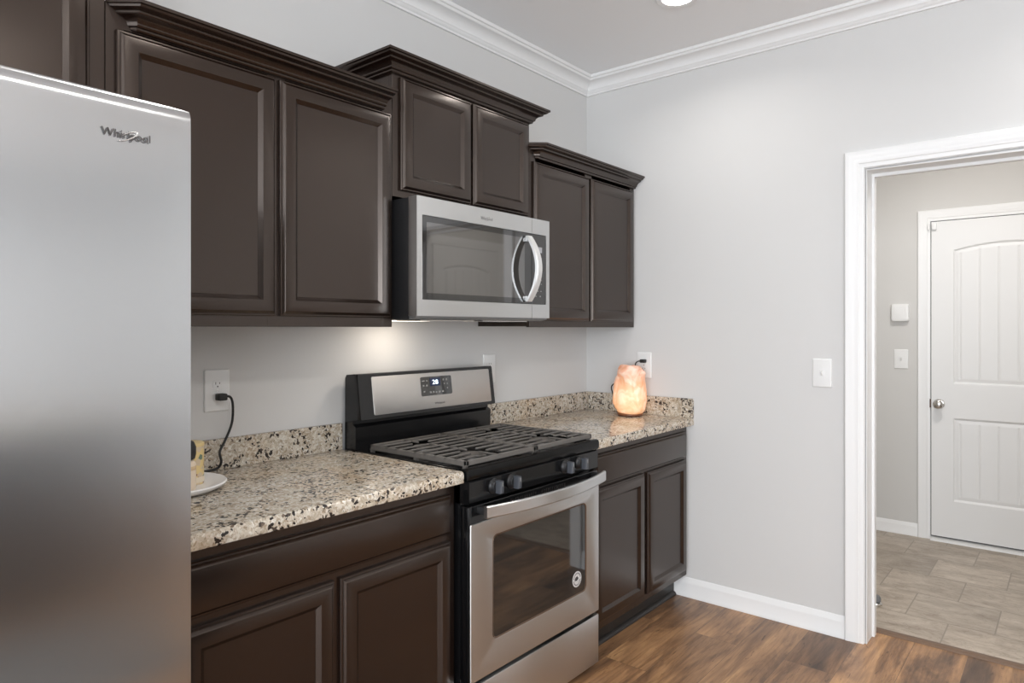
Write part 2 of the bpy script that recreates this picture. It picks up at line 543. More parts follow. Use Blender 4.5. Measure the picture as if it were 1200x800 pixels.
# doorway casing, jamb and stop (w = across the casing from the opening, t = thickness)
KP = [(0, 0), (0, 0.010), (0.003, 0.012), (0.018, 0.0125), (0.021, 0.015), (0.036, 0.0155), (0.040, 0.0175), (0.056, 0.018), (0.060, 0.0195), (0.072, 0.0195), (0.075, 0.017), (0.075, 0)]


def casing(x_face, sgn, y1, y0, zt, name, wscale=1.0):
    X = lambda t: x_face - sgn * t
    s = [lambda w, t: (X(t), y1 + w * wscale, 0), lambda w, t: (X(t), y1 + w * wscale, zt + w * wscale), lambda w, t: (X(t), y0 - w * wscale, zt + w * wscale), lambda w, t: (X(t), y0 - w * wscale, 0)]
    return struct(name, sweep(s, KP), M['trim'])


casing(0, 1, -1.437, -2.268, 2.064, 'trim_3')
casing(WALL_T, -1, -1.437, -2.268, 2.064, 'trim_4')
jb = B()
jb.prism([(DOOR_Y1 + 0.002, 0), (DOOR_Y1 + 0.002, DOOR_Z + 0.002), (DOOR_Y0 - 0.002, DOOR_Z + 0.002), (DOOR_Y0 - 0.002, 0), (DOOR_Y0 + 0.012, 0), (DOOR_Y0 + 0.012, DOOR_Z - 0.012), (DOOR_Y1 - 0.004, DOOR_Z - 0.004), (DOOR_Y1 - 0.004, 0)], 'x', 0.0, WALL_T)
jb.prism([(DOOR_Y1, 0), (DOOR_Y1, DOOR_Z), (DOOR_Y0, DOOR_Z), (DOOR_Y0, 0), (DOOR_Y0 + 0.024, 0), (DOOR_Y0 + 0.024, DOOR_Z - 0.024), (DOOR_Y1 - 0.014, DOOR_Z - 0.018), (DOOR_Y1 - 0.014, 0)], 'x', 0.095, WALL_T)
struct('door_frame', jb, M['trim'])
# wood transition strip between planks and tile
struct('trim_5', B().prism([(0.148, 0), (0.152, 0.006), (0.165, 0.009), (0.190, 0.009), (0.203, 0.006), (0.207, 0)], 'y', DOOR_Y0 - 0.06, DOOR_Y1 + 0.06) if False else
       B().loops([[(x, y, z) for x, z in [(0.150, 0), (0.153, 0.006), (0.164, 0.009), (0.190, 0.009), (0.200, 0.006), (0.204, 0)]] for y in (DOOR_Y0 - 0.2, DOOR_Y1 + 0.2)]),
       mat('transition_strip_wood', (0.15, 0.088, 0.052), 0.4))


# hall door: one moulded leaf with an arched plank panel over a square one
def door_leaf_bm(width, height, bot):
    """local: u across 0..width, z up, front towards -d; returns list builder in (u, d, z)"""
    px0, px1 = 0.122, width - 0.122
    um = width / 2
    R = 1.05

    def top_arch(u):
        return 1.905 - bot - 0.0 - (R - math.sqrt(max(R * R - (u - um) ** 2, 0))) if True else 0

    def inside(u, z, which):
        if which == 0:
            return min(u - px0, px1 - u, z - (1.017 - bot), top_arch(u) - z)
        return min(u - px0, px1 - u, z - (0.268 - bot), (0.793 - bot) - z)

    def h(u, z):
        d = max(inside(u, z, 0), inside(u, z, 1))
        if d <= 0: return 0.0
        if d < 0.006: return 0.008 * d / 0.006
        if d < 0.012: return 0.008
        if d < 0.030: return 0.008 - 0.0035 * (d - 0.012) / 0.018
        v = 0.0045
        g = ((u - um + 0.05) / 0.1)
        f = abs(g - round(g)) * 0.1
        if f < 0.006: v += 0.004 * (1 - f / 0.006)
        return v
    nu, nz = int(width / 0.0045), int(height / 0.0065)
    bm = bmesh.new()
    grid = [[bm.verts.new((width * i / nu, h(width * i / nu, height * j / nz), height * j / nz)) for i in range(nu + 1)] for j in range(nz + 1)]
    for j in range(nz):
        for i in range(nu):
            bm.faces.new((grid[j][i], grid[j][i + 1], grid[j + 1][i + 1], grid[j + 1][i]))
    T = 0.035
    c = [bm.verts.new((u, T, z)) for u, z in ((0, 0), (width, 0), (width, height), (0, height))]
    bm.faces.new(c)
    bm.faces.new([grid[0][i] for i in range(nu + 1)] + [c[1], c[0]])
    bm.faces.new([grid[nz][i] for i in range(nu, -1, -1)] + [c[3], c[2]])
    bm.faces.new([grid[j][0] for j in range(nz, -1, -1)] + [c[0], c[3]])
    bm.faces.new([grid[j][nu] for j in range(nz + 1)] + [c[2], c[1]])
    return bm


DW, DH, DBOT = 0.815, 2.028, 0.030
leaf = door_leaf_bm(DW, DH, DBOT)
for v in leaf.verts:
    u, d, z = v.co
    v.co = (HALL_X - 0.008 + d - 0.012, -1.420 - u, DBOT + z)
hall_door = part('door_1', leaf, M['doorpaint'], loc=(HALL_X, -1.82, 0), smooth=20)
hall_door['kind'] = 'structure'
kn = B(); kc = (HALL_X - 0.020, -1.463, 0.882)
kn.lathe(kc, [(0.030, 0.0), (0.032, 0.003), (0.028, 0.008), (0.014, 0.012), (0.011, 0.022), (0.014, 0.030), (0.025, 0.036), (0.028, 0.045), (0.027, 0.054), (0.020, 0.060), (0.006, 0.062)], 'x', 28)
part('door_knob', kn, M['chrome'], hall_door, label='satin nickel door knob')
part('strike_plate', B().box(HALL_X - 0.021, HALL_X - 0.0185, -1.4185, -1.411, 0.855, 0.91), mat('bronze_latch', (0.12, 0.08, 0.06), 0.4, 0.6), hall_door)
casing(HALL_X, 1, -1.414, -2.243, 2.064, 'trim_6', 0.95)
struct('door_gap_shade', B().box(HALL_X - 0.003, HALL_X + 0.0, -2.243, -1.414, 0.02, 2.066), M['gap'])  # dark sheet painted in for the shade in the gap round the leaf
struct('door_sill', B().prism([(HALL_X - 0.045, 0), (HALL_X - 0.040, 0.010), (HALL_X - 0.004, 0.016), (HALL_X, 0.016), (HALL_X, 0)], 'y', 0, 0) if False else
       B().loops([[(x, y, z) for x, z in [(HALL_X - 0.046, 0), (HALL_X - 0.042, 0.011), (HALL_X - 0.002, 0.018), (HALL_X - 0.001, 0)]] for y in (-2.243, -1.416)]), M['threshold'])
# a second arched door on the right wall of the hall, seen mirrored in the microwave glass
leaf2 = door_leaf_bm(DW, DH, DBOT)
for v in leaf2.verts:
    u, d, z = v.co
    v.co = (0.62 + u, HALL_Y0 + 0.02 - d, DBOT + z)
for f in leaf2.faces: f.normal_flip()
d2 = part('door_2', leaf2, M['doorpaint'], loc=(1.0, HALL_Y0, 0), smooth=20); d2['kind'] = 'structure'
c2 = [lambda w, t: (0.615 - w, HALL_Y0 + t, 0), lambda w, t: (0.615 - w, HALL_Y0 + t, 2.064 + w), lambda w, t: (1.44 + w, HALL_Y0 + t, 2.064 + w), lambda w, t: (1.44 + w, HALL_Y0 + t, 0)]
struct('trim_7', sweep(c2, KP), M['trim'])


# ------------------------------------------------------------------ ceiling can lights
for i, (cx, cy) in enumerate(CANS):
    lab = ['white recessed ceiling light glowing near the corner of the kitchen', 'recessed ceiling light above the stove aisle', 'recessed ceiling light above the refrigerator aisle',
           'recessed ceiling light in front of the doorway', 'recessed ceiling light in the middle of the kitchen', 'recessed ceiling light nearest the left window', 'added unseen recessed light above the far right corner behind the island', 'added unseen recessed light directly behind the island', 'added unseen recessed light in the far left corner behind the island'][i]
    t = thing('ceiling_light', lab, 'ceiling light', (cx, cy, CEIL), 'recessed ceiling lights')
    tr = B(); tr.ring([[(cx + r * math.cos(2 * PI * k / 40), cy + r * math.sin(2 * PI * k / 40), z) for k in range(40)] for r, z in ((0.066, CEIL - 0.001), (0.066, CEIL - 0.004), (0.088, CEIL - 0.006), (0.092, CEIL - 0.002), (0.092, CEIL))])
    part('trim_ring', tr, M['trim'], t)
    lens = mat('lit_lens', (1, 1, 1), 0.5)
    lens.node_tree.nodes['Principled BSDF'].inputs['Emission Color'].default_value = (1, 0.97, 0.92, 1)
    lens.node_tree.nodes['Principled BSDF'].inputs['Emission Strength'].default_value = 9.0
    part('lens', B().lathe((cx, cy, CEIL), [(0.0655, -0.001), (0.064, -0.0035), (0.03, -0.005), (0.001, -0.005)]), lens, t)


# ------------------------------------------------------------------ cabinets
CABP_EDGE = [(0, 0.020), (0, 0.0115), (0.002, 0.0090), (0.0060, 0.0080), (0.0070, 0.0065), (0.0125, 0.0010), (0.0150, 0.0)]
CABP_IN = [(0.047, 0.0), (0.0485, 0.0015), (0.0575, 0.0085), (0.0590, 0.0100)]


def rect_ring(x0, x1, z0, z1, i, y):
    return [(x0 + i, y, z0 + i), (x1 - i, y, z0 + i), (x1 - i, y, z1 - i), (x0 + i, y, z1 - i)]


def cab_door(x0, x1, z0, z1, yf, parent, name='door'):
    """framed door; yf is its front plane, facing -y"""
    b = B()
    prof = CABP_EDGE + CABP_IN + [(0.0600, 0.0125), (0.0600, 0.0195)]
    b.loops([rect_ring(x0, x1, z0, z1, i, yf + d) for i, d in prof], cap0=False, cap1=False)
    bm = b.bm
    # close the back of the frame
    bm.verts.ensure_lookup_table()
    n = len(bm.verts)
    for k in range(4):
        j = (k + 1) % 4
        bm.faces.new((bm.verts[k], bm.verts[j], bm.verts[n - 4 + j], bm.verts[n - 4 + k]))
    o = part(name, b, M['wood'], parent, smooth=25)
    p = B().box(x0 + 0.0585, x1 - 0.0585, yf + 0.010, yf + 0.0165, z0 + 0.0585, z1 - 0.0585)
    part('panel', p, M['wood'], o)
    return o


def slab_front(x0, x1, z0, z1, yf, parent, name='drawer'):
    b = B()
    b.loops([rect_ring(x0, x1, z0, z1, i, yf + d) for i, d in CABP_EDGE])
    return part(name, b, M['wood'], parent, smooth=25)


def face_frame(x0, x1, z0, z1, y0, y1, cols, rows, parent):
    """one board frame: outer rectangle with openings behind each door (cols/rows list the solid members)"""
    b = B()
    for a, c in cols: b.box(a, c, y0, y1, z0, z1, 0.0008, 1)
    for za, zb in rows:
        for (a, c), (a2, c2) in zip(cols, cols[1:]):
            b.box(c - 0.0005, a2 + 0.0005, y0 + 0.0003, y1, za, zb)
    return part('face_frame', b, M['wood'], parent)


CR = [(0, 0), (0.010, 0), (0.0125, 0.003), (0.0125, 0.008), (0.0175, 0.0095), (0.020, 0.013), (0.020, 0.017),
      (0.0235, 0.0225), (0.029, 0.0275), (0.036, 0.031), (0.043, 0.033), (0.0445, 0.035), (0.0445, 0.040), (0.052, 0.042), (0.0585, 0.0455), (0.061, 0.0505), (0.067, 0.052), (0.067, 0.060), (0, 0.060)]


def hollow_box(b, x0, x1, y0, y1, z0, z1, t=0.016):
    """open-front carcass: sides, top, bottom, back (front at y0)"""
    b.box(x0, x0 + t, y0, y1, z0, z1); b.box(x1 - t, x1, y0, y1, z0, z1)
    b.box(x0 + t, x1 - t, y0, y1, z0, z0 + t); b.box(x0 + t, x1 - t, y0, y1, z1 - t, z1)
    b.box(x0 + t, x1 - t, y1 - t, y1, z0 + t, z1 - t)
    return b


UF = -0.305          # face frame plane of the wall cabinets
YF = UF - 0.020      # door front plane


def upper(name_label, x0, x1, z0, z1, doors, ztop, crown, group, dz=(0.033, 0.02)):
    t = thing('wall_cabinet', name_label, 'cabinet', ((x0 + x1) / 2, -0.15, z0), group)
    part('cabinet_box', hollow_box(B(), x0, x1, UF + 0.019, -0.001, z0 + 0.004, z1), M['wood'], t)
    mid = (doors[0][1] + doors[1][0]) / 2
    face_frame(x0, x1, z0, z1, UF, UF + 0.019, [(x0, x0 + 0.042), (mid - 0.03, mid + 0.03), (x1 - 0.042, x1)], [(z0, z0 + 0.045), (z1 - 0.06, z1)], t)
    for a, c, d, e in doors: cab_door(a, c, d, e, YF, t)
    zc = ztop
    part('crown_molding', sweep(crown, [(o, zc + z) for o, z in CR]), M['wood'], t, smooth=30)
    return t


k, kb = 0.2, 1.05
upper('dark espresso two-door wall cabinet between the fridge cabinet and the microwave', -2.605, -1.692, 1.374, 2.179,
      [(-2.583, -2.146, 1.406, 2.113), (-2.133, -1.704, 1.406, 2.113)], 2.122,
      [lambda o, z: (-2.535 - kb * o, UF - 0.0002, z), lambda o, z: (-2.535 - k * o, UF - o, z), lambda o, z: (-1.735 + 0.2 * o, UF - o, z), lambda o, z: (-1.735 + 0.5 * o, UF - 0.0002, z)], 'espresso wall cabinets')
upper('short raised dark espresso wall cabinet directly above the microwave', -1.690, -0.917, 1.832, 2.300,
      [(-1.659, -1.299, 1.857, 2.255), (-1.285, -0.935, 1.857, 2.255)], 2.263,
      [lambda o, z: (-1.690 - o, -0.002, z), lambda o, z: (-1.690 - o, UF - o, z), lambda o, z: (-0.917 + o, UF - o, z), lambda o, z: (-0.917 + o, -0.002, z)], 'espresso wall cabinets')
upper('dark espresso two-door wall cabinet above the glowing salt lamp in the corner', -0.915, -0.003, 1.374, 2.179,
      [(-0.894, -0.458, 1.403, 2.103), (-0.438, -0.027, 1.403, 2.103)], 2.119,
      [lambda o, z: (-0.862 - kb * o, UF - 0.0002, z), lambda o, z: (-0.862 - k * o, UF - o, z), lambda o, z: (-0.003, UF - o, z), lambda o, z: (-0.003, UF - 0.0002, z)], 'espresso wall cabinets')
upper('dark espresso wall cabinet over the stainless refrigerator', -3.560, -2.607, 1.832, 2.300,
      [(-3.53, -3.10, 1.857, 2.255), (-3.085, -2.643, 1.857, 2.255)], 2.263,
      [lambda o, z: (-3.560 - o, -0.002, z), lambda o, z: (-3.560 - o, UF - o, z), lambda o, z: (-2.607 + o, UF - o, z), lambda o, z: (-2.607 + o, -0.002, z)], 'espresso wall cabinets')


def base_cab(label, x0, x1, fx0, fx1, drawer, doors, group):
    t = thing('base_cabinet', label, 'cabinet', ((x0 + x1) / 2, -0.3, 0), group)
    part('cabinet_box', hollow_box(B(), x0, x1, -0.591, -0.003, 0.112, 0.873), M['wood'], t)
    mid = (doors[0][1] + doors[1][0]) / 2
    face_frame(x0, x1, 0.110, 0.874, -0.610, -0.591, [(x0, x0 + 0.042), (mid - 0.03, mid + 0.03), (x1 - 0.042, x1)], [(0.110, 0.150), (0.690, 0.730), (0.832, 0.874)], t)
    slab_front(*drawer, -0.630, t)
    for a, c, d, e in doors: cab_door(a, c, d, e, -0.630, t)
    part('toe_kick', B().box(x0, x1, -0.545, -0.530, 0, 0.112), M['toe'], t)
    sh = B().loops([[(x, y, z) for y, z in [(-0.5455, 0), (-0.562, 0), (-0.562, 0.006), (-0.557, 0.014), (-0.5455, 0.019)]] for x in (x0, x1 - (0.018 if x1 > -0.1 else 0))])
    part('shoe_molding', sh, M['toe'], t)
    return t


base_cab('dark espresso base cabinet under the left granite counter beside the fridge', -2.600, -1.694, -2.6, -1.694, (-2.572, -1.718, 0.716, 0.843),
         [(-2.572, -2.159, 0.142, 0.695), (-2.139, -1.718, 0.142, 0.695)], 'espresso base cabinets')
base_cab('dark base cabinet between the stove and the grey side wall', -0.913, -0.003, -0.913, -0.003, (-0.886, -0.030, 0.714, 0.845),
         [(-0.886, -0.465, 0.140, 0.704), (-0.434, -0.030, 0.140, 0.704)], 'espresso base cabinets')

# ------------------------------------------------------------------ granite worktops with backsplash strips
def counter(label, x0, x1, side):
    t = thing('countertop', label, 'countertop', ((x0 + x1) / 2, -0.32, 0.876), 'granite countertops')
    prof = [(-0.002, 0.876), (-0.646, 0.876), (-0.649, 0.878), (-0.650, 0.882), (-0.650, 0.904), (-0.6485, 0.909), (-0.645, 0.9125), (-0.639, 0.914), (-0.002, 0.914)]
    part('slab', B().loops([[(x, y, z) for y, z in prof] for x in (x0, x1)]), M['granite'], t)
    part('backsplash', B().box(x0, x1, -0.021, -0.002, 0.9142, 1.012, 0.0015, 1), M['granite'], t)
    if side:
        part('side_splash', B().box(x1 - 0.020, x1, -0.650, -0.0212, 0.9142, 1.012, 0.0015, 1), M['granite'], t)
    return t


counter('speckled beige granite countertop left of the stove, holding the white plate', -2.625, -1.690, False)
counter('speckled beige granite countertop right of the stove, under the salt lamp', -0.916, -0.002, True)

# ------------------------------------------------------------------ refrigerator
FX0, FX1 = -3.565, -2.655
fr = thing('refrigerator', 'tall stainless steel french door refrigerator at the left edge', 'refrigerator', ((FX0 + FX1) / 2, -0.45, 0))
part('body', B().box(FX0 + 0.004, FX1 - 0.004, -0.76, -0.04, 0.02, 1.752, 0.004), M['steelbody'], fr)
part('gasket', B().box(FX0 + 0.02, FX1 - 0.02, -0.782, -0.7605, 0.05, 1.76), M['gap'], fr)
for hx in (FX0 + 0.06, FX1 - 0.06):
    part('hinge_cover', B().box(hx - 0.045, hx + 0.045, -0.83, -0.70, 1.7525, 1.772, 0.006), M['steelbody'], fr)


def fridge_door(x0, x1, z0, z1, name):
    b = B()
    nx, xs = 14, []
    rings = []
    r = 0.010
    # vertical section: rounded top and bottom front edge, gently rolled towards the top
    prof = [(0.0, z0 + 0.002), (0.055, z0), (0.066, z0 + 0.003), (0.073, z0 + 0.012), (0.074, z0 + 0.03)]
    for k in range(1, 10): prof.append((0.074, z0 + 0.03 + (z1 - z0 - 0.13) * k / 10))
    prof += [(0.0739, z1 - 0.10), (0.0738, z1 - 0.075), (0.0737, z1 - 0.05), (0.0734, z1 - 0.026), (0.0724, z1 - 0.010), (0.0685, z1 - 0.003), (0.066, z1), (0.0, z1)]
    for i in range(nx + 1):
        s = i / nx; x = x0 + (x1 - x0) * s
        q = 2 * s - 1
        edge = 0.0
        if i in (0, nx): edge = 0.0015
        bow = 0.006 * (1 - q * q)
        rings.append([(x, -0.786 - (d * (1.0) + (bow - edge if d > 0.03 else 0)), z) for d, z in prof])
    b.loops(rings)
    return part(name, b, M['steelfridge'], fr, smooth=40)


xm = (FX0 + FX1) / 2
fridge_door(FX0, xm - 0.002, 0.665, 1.780, 'door')
rd = fridge_door(xm + 0.002, FX1, 0.665, 1.780, 'door')
dr = fridge_door(FX0, FX1, 0.075, 0.655, 'freezer_drawer')
for hx, par in ((xm - 0.045, None), (xm + 0.045, rd)):
    hb = B().tube([(hx, -0.868, 1.00), (hx, -0.905, 1.01), (hx, -0.918, 1.05), (hx, -0.918, 1.58), (hx, -0.905, 1.62), (hx, -0.868, 1.63)], 0.011, 14)
    part('handle', hb, M['steel'], par or [c for c in fr.children if c.name.startswith('door')][0])
hb = B().tube([(xm - 0.33, -0.868, 0.585), (xm - 0.32, -0.905, 0.585), (xm - 0.28, -0.918, 0.585), (xm + 0.28, -0.918, 0.585), (xm + 0.32, -0.905, 0.585), (xm + 0.33, -0.868, 0.585)], 0.011, 14)
part('handle', hb, M['steel'], dr)
part('base_grille', B().box(FX0 + 0.01, FX1 - 0.01, -0.80, -0.77, 0.0, 0.07, 0.003), M['gap'], fr)


def brand(parent, x0, y, z, width, mletter, mswoosh, ring=True):
    text_mesh('lettering', 'Whirlpool', width / 4.1, mletter, parent, (x0, y, z), width, 0.0008)
    if ring:
        cx, cz, a, c = x0 + width * 0.53, z + width * 0.055, width * 0.20, width * 0.115
        pts, rs = [], []
        for k in range(30):
            t = math.radians(200 + 300 * k / 29)
            px, pz = a * math.cos(t), c * math.sin(t)
            pts.append((cx + px * 0.95 + pz * 0.35, y - 0.0012, cz + pz * 0.8 + px * 0.45))
            rs.append(width * (0.003 + 0.010 * math.sin(PI * k / 29)))
        part('emblem_ring', B().tube(pts, rs, 6), mswoosh, parent)


brand(rd, -2.812, -0.8675, 1.7015, 0.080, M['silverletter'], M['swoosh'])

# ------------------------------------------------------------------ gas range
RX0, RX1 = -1.681, -0.925
RF = -0.665
rg = thing('gas_range', 'stainless and black gas range with cast iron grates between the counters', 'stove', ((RX0 + RX1) / 2, -0.33, 0))
part('body', B().box(RX0 + 0.001, RX1 - 0.001, -0.625, -0.022, 0.03, 0.885, 0.003), M['blackgloss'], rg)
for fx in (RX0 + 0.05, RX1 - 0.05):
    for fy in (-0.57, -0.08):
        part('foot', B().cyl((fx, fy, 0), (fx, fy, 0.031), 0.018), M['blackplastic'], rg)
# cooktop: shallow tray with a raised rim
ct = B()
ct.box(RX0 - 0.004, RX1 + 0.004, -0.640, -0.085, 0.8855, 0.908, 0.003)
ct.prism([(-0.600, 0.9), (-0.655, 0.884), (-0.664, 0.886), (-0.667, 0.893), (-0.667, 0.912), (-0.664, 0.919), (-0.655, 0.922), (-0.640, 0.921), (-0.622, 0.912), (-0.600, 0.909)], 'x', RX0 - 0.003, RX1 + 0.003)
ct.box(RX0 - 0.004, RX0 + 0.012, -0.62, -0.10, 0.905, 0.918, 0.004)
ct.box(RX1 - 0.012, RX1 + 0.004, -0.62, -0.10, 0.905, 0.918, 0.004)
cook = part('cooktop', ct, mat('cooktop_enamel', (0.004, 0.004, 0.0042), 0.2, Specular_IOR_Level=0.22), rg)
BURN = [(-1.505, -0.265, 0.040), (-1.505, -0.515, 0.048), (-1.100, -0.265, 0.036), (-1.100, -0.515, 0.052)]
for bx, by, br_ in BURN:
    bo = part('burner', B().lathe((bx, by, 0.9085), [(br_ + 0.014, 0), (br_ + 0.012, 0.005), (br_ + 0.002, 0.007), (br_, 0.014), (br_ - 0.004, 0.016)]), mat('burner_head', (0.16, 0.155, 0.15), 0.38, 0.8), rg)
    part('burner_cap', B().lathe((bx, by, 0.9085), [(br_ - 0.001, 0.0162), (br_ + 0.001, 0.019), (br_ - 0.003, 0.0225), (br_ * 0.5, 0.0235), (0.001, 0.0235)]), M['iron'], bo)


def grate(x0, x1, burners):
    b = B(); w = 0.0046; zt, zb = 0.943, 0.930
    y0, y1 = -0.640, -0.150
    bar = lambda xa, xb, ya, yb, zlo=0.9355: b.box(min(xa, xb), max(xa, xb), min(ya, yb), max(ya, yb), zlo, zt, 0.0022, 1)
    bar(x0, x0 + 0.013, y0, y1, 0.924); bar(x1 - 0.013, x1, y0, y1, 0.924)
    bar(x0, x1, y0, y0 + 0.013, 0.926); bar(x0, x1, y1 - 0.013, y1, 0.926)
    ym = (y0 + y1) / 2
    xs = burners[0][0]
    bar(x0, x1, ym - 0.0065, ym + 0.0065)
    for bx, by, _ in burners:
        ya, yb = (ym, y1) if by > ym else (y0, ym)
        # finger across, broken above the burner
        bar(bx - w, bx + w, ya, by - 0.028); bar(bx - w, bx + w, by + 0.028, yb)
        n = 5
        for q in range(1, n):
            yy = ya + (yb - ya) * q / n
            gap = 0.040 if abs(yy - by) < 0.030 else (0.062 if q % 2 else 0.0)
            if gap and abs(yy - by) < 0.08:
                bar(x0, bx - gap, yy - w, yy + w); bar(bx + gap, x1, yy - w, yy + w)
            else:
                bar(x0, x1, yy - w, yy + w)
    for fx in (x0 + 0.0065, x1 - 0.0065):
        for fy in (y0 + 0.012, ym, y1 - 0.012):
            b.box(fx - 0.006, fx + 0.006, fy - 0.006, fy + 0.006, 0.912, 0.928)
    return part('grate', b, M['iron'], rg, smooth=40)


XM = (RX0 + RX1) / 2
grate(RX0 + 0.013, XM - 0.001, BURN[:2])
grate(XM + 0.001, RX1 - 0.010, BURN[2:])

# backguard: upright housing, leaning control face, recessed slot, lower vent wedge
bgd = B()
bgd.prism([(-0.022, 0.90), (-0.085, 0.90), (-0.088, 1.000), (-0.070, 1.010), (-0.070, 1.024), (-0.100, 1.028), (-0.080, 1.193), (-0.074, 1.198), (-0.032, 1.194), (-0.024, 1.182)], 'x', RX0, RX1)
bg_o = part('backguard', bgd, M['blackpanel'], rg)
lean = lambda z, out: -0.1165 + (z - 1.028) * (0.1165 - 0.094) / (1.197 - 1.028) - out
pan = B()
oc = rrect(RX0 + 0.0, RX1 - 0.0, 1.028, 1.1985, 0.006, 3)
pan.loops([[(x, -0.079 + (1.198 - z) * -0.12, z) for x, z in oc], [(x, lean(z, -0.002), z) for x, z in oc], [(XM + (x - XM) * 0.995, lean(z, 0.001), 1.113 + (z - 1.113) * 0.985) for x, z in oc]])
part('control_bezel', pan, M['blackpanel'], rg)
st = B(); so = rrect(-1.617, -0.952, 1.042, 1.186, 0.006, 4)
st.loops([[(x, lean(z, 0.0008), z) for x, z in so], [(x, lean(z, 0.0028), z) for x, z in so], [(XM + (x - XM) * 0.998, lean(z, 0.0034), 1.114 + (z - 1.114) * 0.985) for x, z in so]])
cp = part('control_panel', st, mat('satin_steel', (0.60, 0.585, 0.565), 0.5, 0.85), rg)
ds = B(); do = rrect(-1.372, -1.197, 1.094, 1.171, 0.007, 4)
ds.loops([[(x, lean(z, 0.0036), z) for x, z in do], [(x, lean(z, 0.0052), z) for x, z in do]])
dsp = part('display', ds, M['glass'], cp, label='dark clock and oven control window')
scr = mat('lit_blue_screen', (0.01, 0.015, 0.04), 0.3)
scr.node_tree.nodes['Principled BSDF'].inputs['Emission Color'].default_value = (0.03, 0.06, 0.16, 1)
scr.node_tree.nodes['Principled BSDF'].inputs['Emission Strength'].default_value = 0.12
sb = B(); sb.loops([[(x, lean(z, 0.0054), z) for x, z in rrect(-1.322, -1.262, 1.132, 1.165, 0.003, 2)], [(x, lean(z, 0.0060), z) for x, z in rrect(-1.322, -1.262, 1.132, 1.165, 0.003, 2)]])
part('clock_screen', sb, scr, cp)
dig = mat('lit_digits', (0.8, 0.9, 1.0), 0.4)
dig.node_tree.nodes['Principled BSDF'].inputs['Emission Color'].default_value = (0.75, 0.88, 1.0, 1)
dig.node_tree.nodes['Principled BSDF'].inputs['Emission Strength'].default_value = 1.6
dg_ = text_mesh('clock_digits', '28', 0.026, dig, cp, (-1.3085, lean(1.1395, 0.0068), 1.1395), 0.032, 0.0003)
dg_.rotation_euler = (math.atan2(-0.0225, 0.169), 0, 0)
KM = [B(), B(), B()]
for x, z, w, h in [(-1.358, 1.155, .014, .004), (-1.338, 1.155, .010, .004), (-1.358, 1.136, .008, .007), (-1.340, 1.136, .008, .007), (-1.356, 1.112, .009, .007), (-1.322, 1.108, .009, .008), (-1.305, 1.108, .007, .008), (-1.289, 1.106, .008, .006), (-1.272, 1.107, .012, .007), (-1.252, 1.107, .010, .007),
                   (-1.244, 1.155, .007, .008), (-1.226, 1.155, .008, .008), (-1.240, 1.138, .006, .006), (-1.222, 1.138, .006, .006), (-1.224, 1.120, .006, .006)]:
    km = KM[1] if z < 1.115 else (KM[0] if x < -1.30 else KM[2])
    km.box(x - w / 2, x + w / 2, lean(z, 0.0060), lean(z, 0.0050), z - h / 2, z + h / 2)
for km in KM: part('keypad', km, M['keymark'], cp)
text_mesh('lettering', 'Whirlpool', 0.012, M['greyletter'], cp, (-1.302, lean(1.058, 0.0044), 1.058), 0.055, 0.0004).rotation_euler = (math.atan2(-0.0225, 0.169), 0, 0)

# front: control panel, knobs, door, handle, drawer
fp = B(); fp.prism([(-0.60, 0.806), (-0.658, 0.806), (-0.6635, 0.812), (-0.6635, 0.877), (-0.658, 0.882), (-0.60, 0.882)], 'x', RX0 + 0.001, RX1 - 0.001)
fpo = part('knob_panel', fp, M['blackgloss'], rg)
for kx in (-1.563, -1.470, -1.155, -1.060):
    c = (kx, -0.6635, 0.849)
    kb = part('knob', B().lathe(c, [(0.0255, 0.0), (0.0255, 0.004), (0.0235, 0.006), (0.0215, 0.016), (0.019, 0.018), (0.002, 0.018)], 'y', 28), M['blackplastic'], rg)
    g = B(); g.prism([(-0.008, -0.023), (0.008, -0.023), (0.010, -0.015), (0.010, 0.015), (0.008, 0.023), (-0.008, 0.023), (-0.010, 0.015), (-0.010, -0.015)], 'y', 0.0, 0.001)
    g = B()
    ring0 = [(kx + u, -0.6800, 0.849 + v) for u, v in [(-0.009, -0.021), (0.009, -0.021), (0.009, 0.021), (-0.009, 0.021)]]
    ring1 = [(kx + u, -0.7000, 0.849 + v) for u, v in [(-0.0085, -0.0205), (0.0085, -0.0205), (0.0085, 0.0205), (-0.0085, 0.0205)]]
    ring2 = [(kx + u, -0.7035, 0.849 + v) for u, v in [(-0.006, -0.018), (0.006, -0.018), (0.006, 0.018), (-0.006, 0.018)]]
    g.loops([ring0, ring1, ring2])
    part('grip', g, M['knobgrey'], kb)
    part('pointer_mark', B().box(kx - 0.0012, kx + 0.0012, -0.7042, -0.7032, 0.853, 0.866), M['keymark'], kb)

od = B()
od.box(RX0 + 0.001, RX1 - 0.001, RF + 0.002, -0.626, 0.236, 0.800, 0.004)
door = part('oven_door', od, M['blackgloss'], rg)
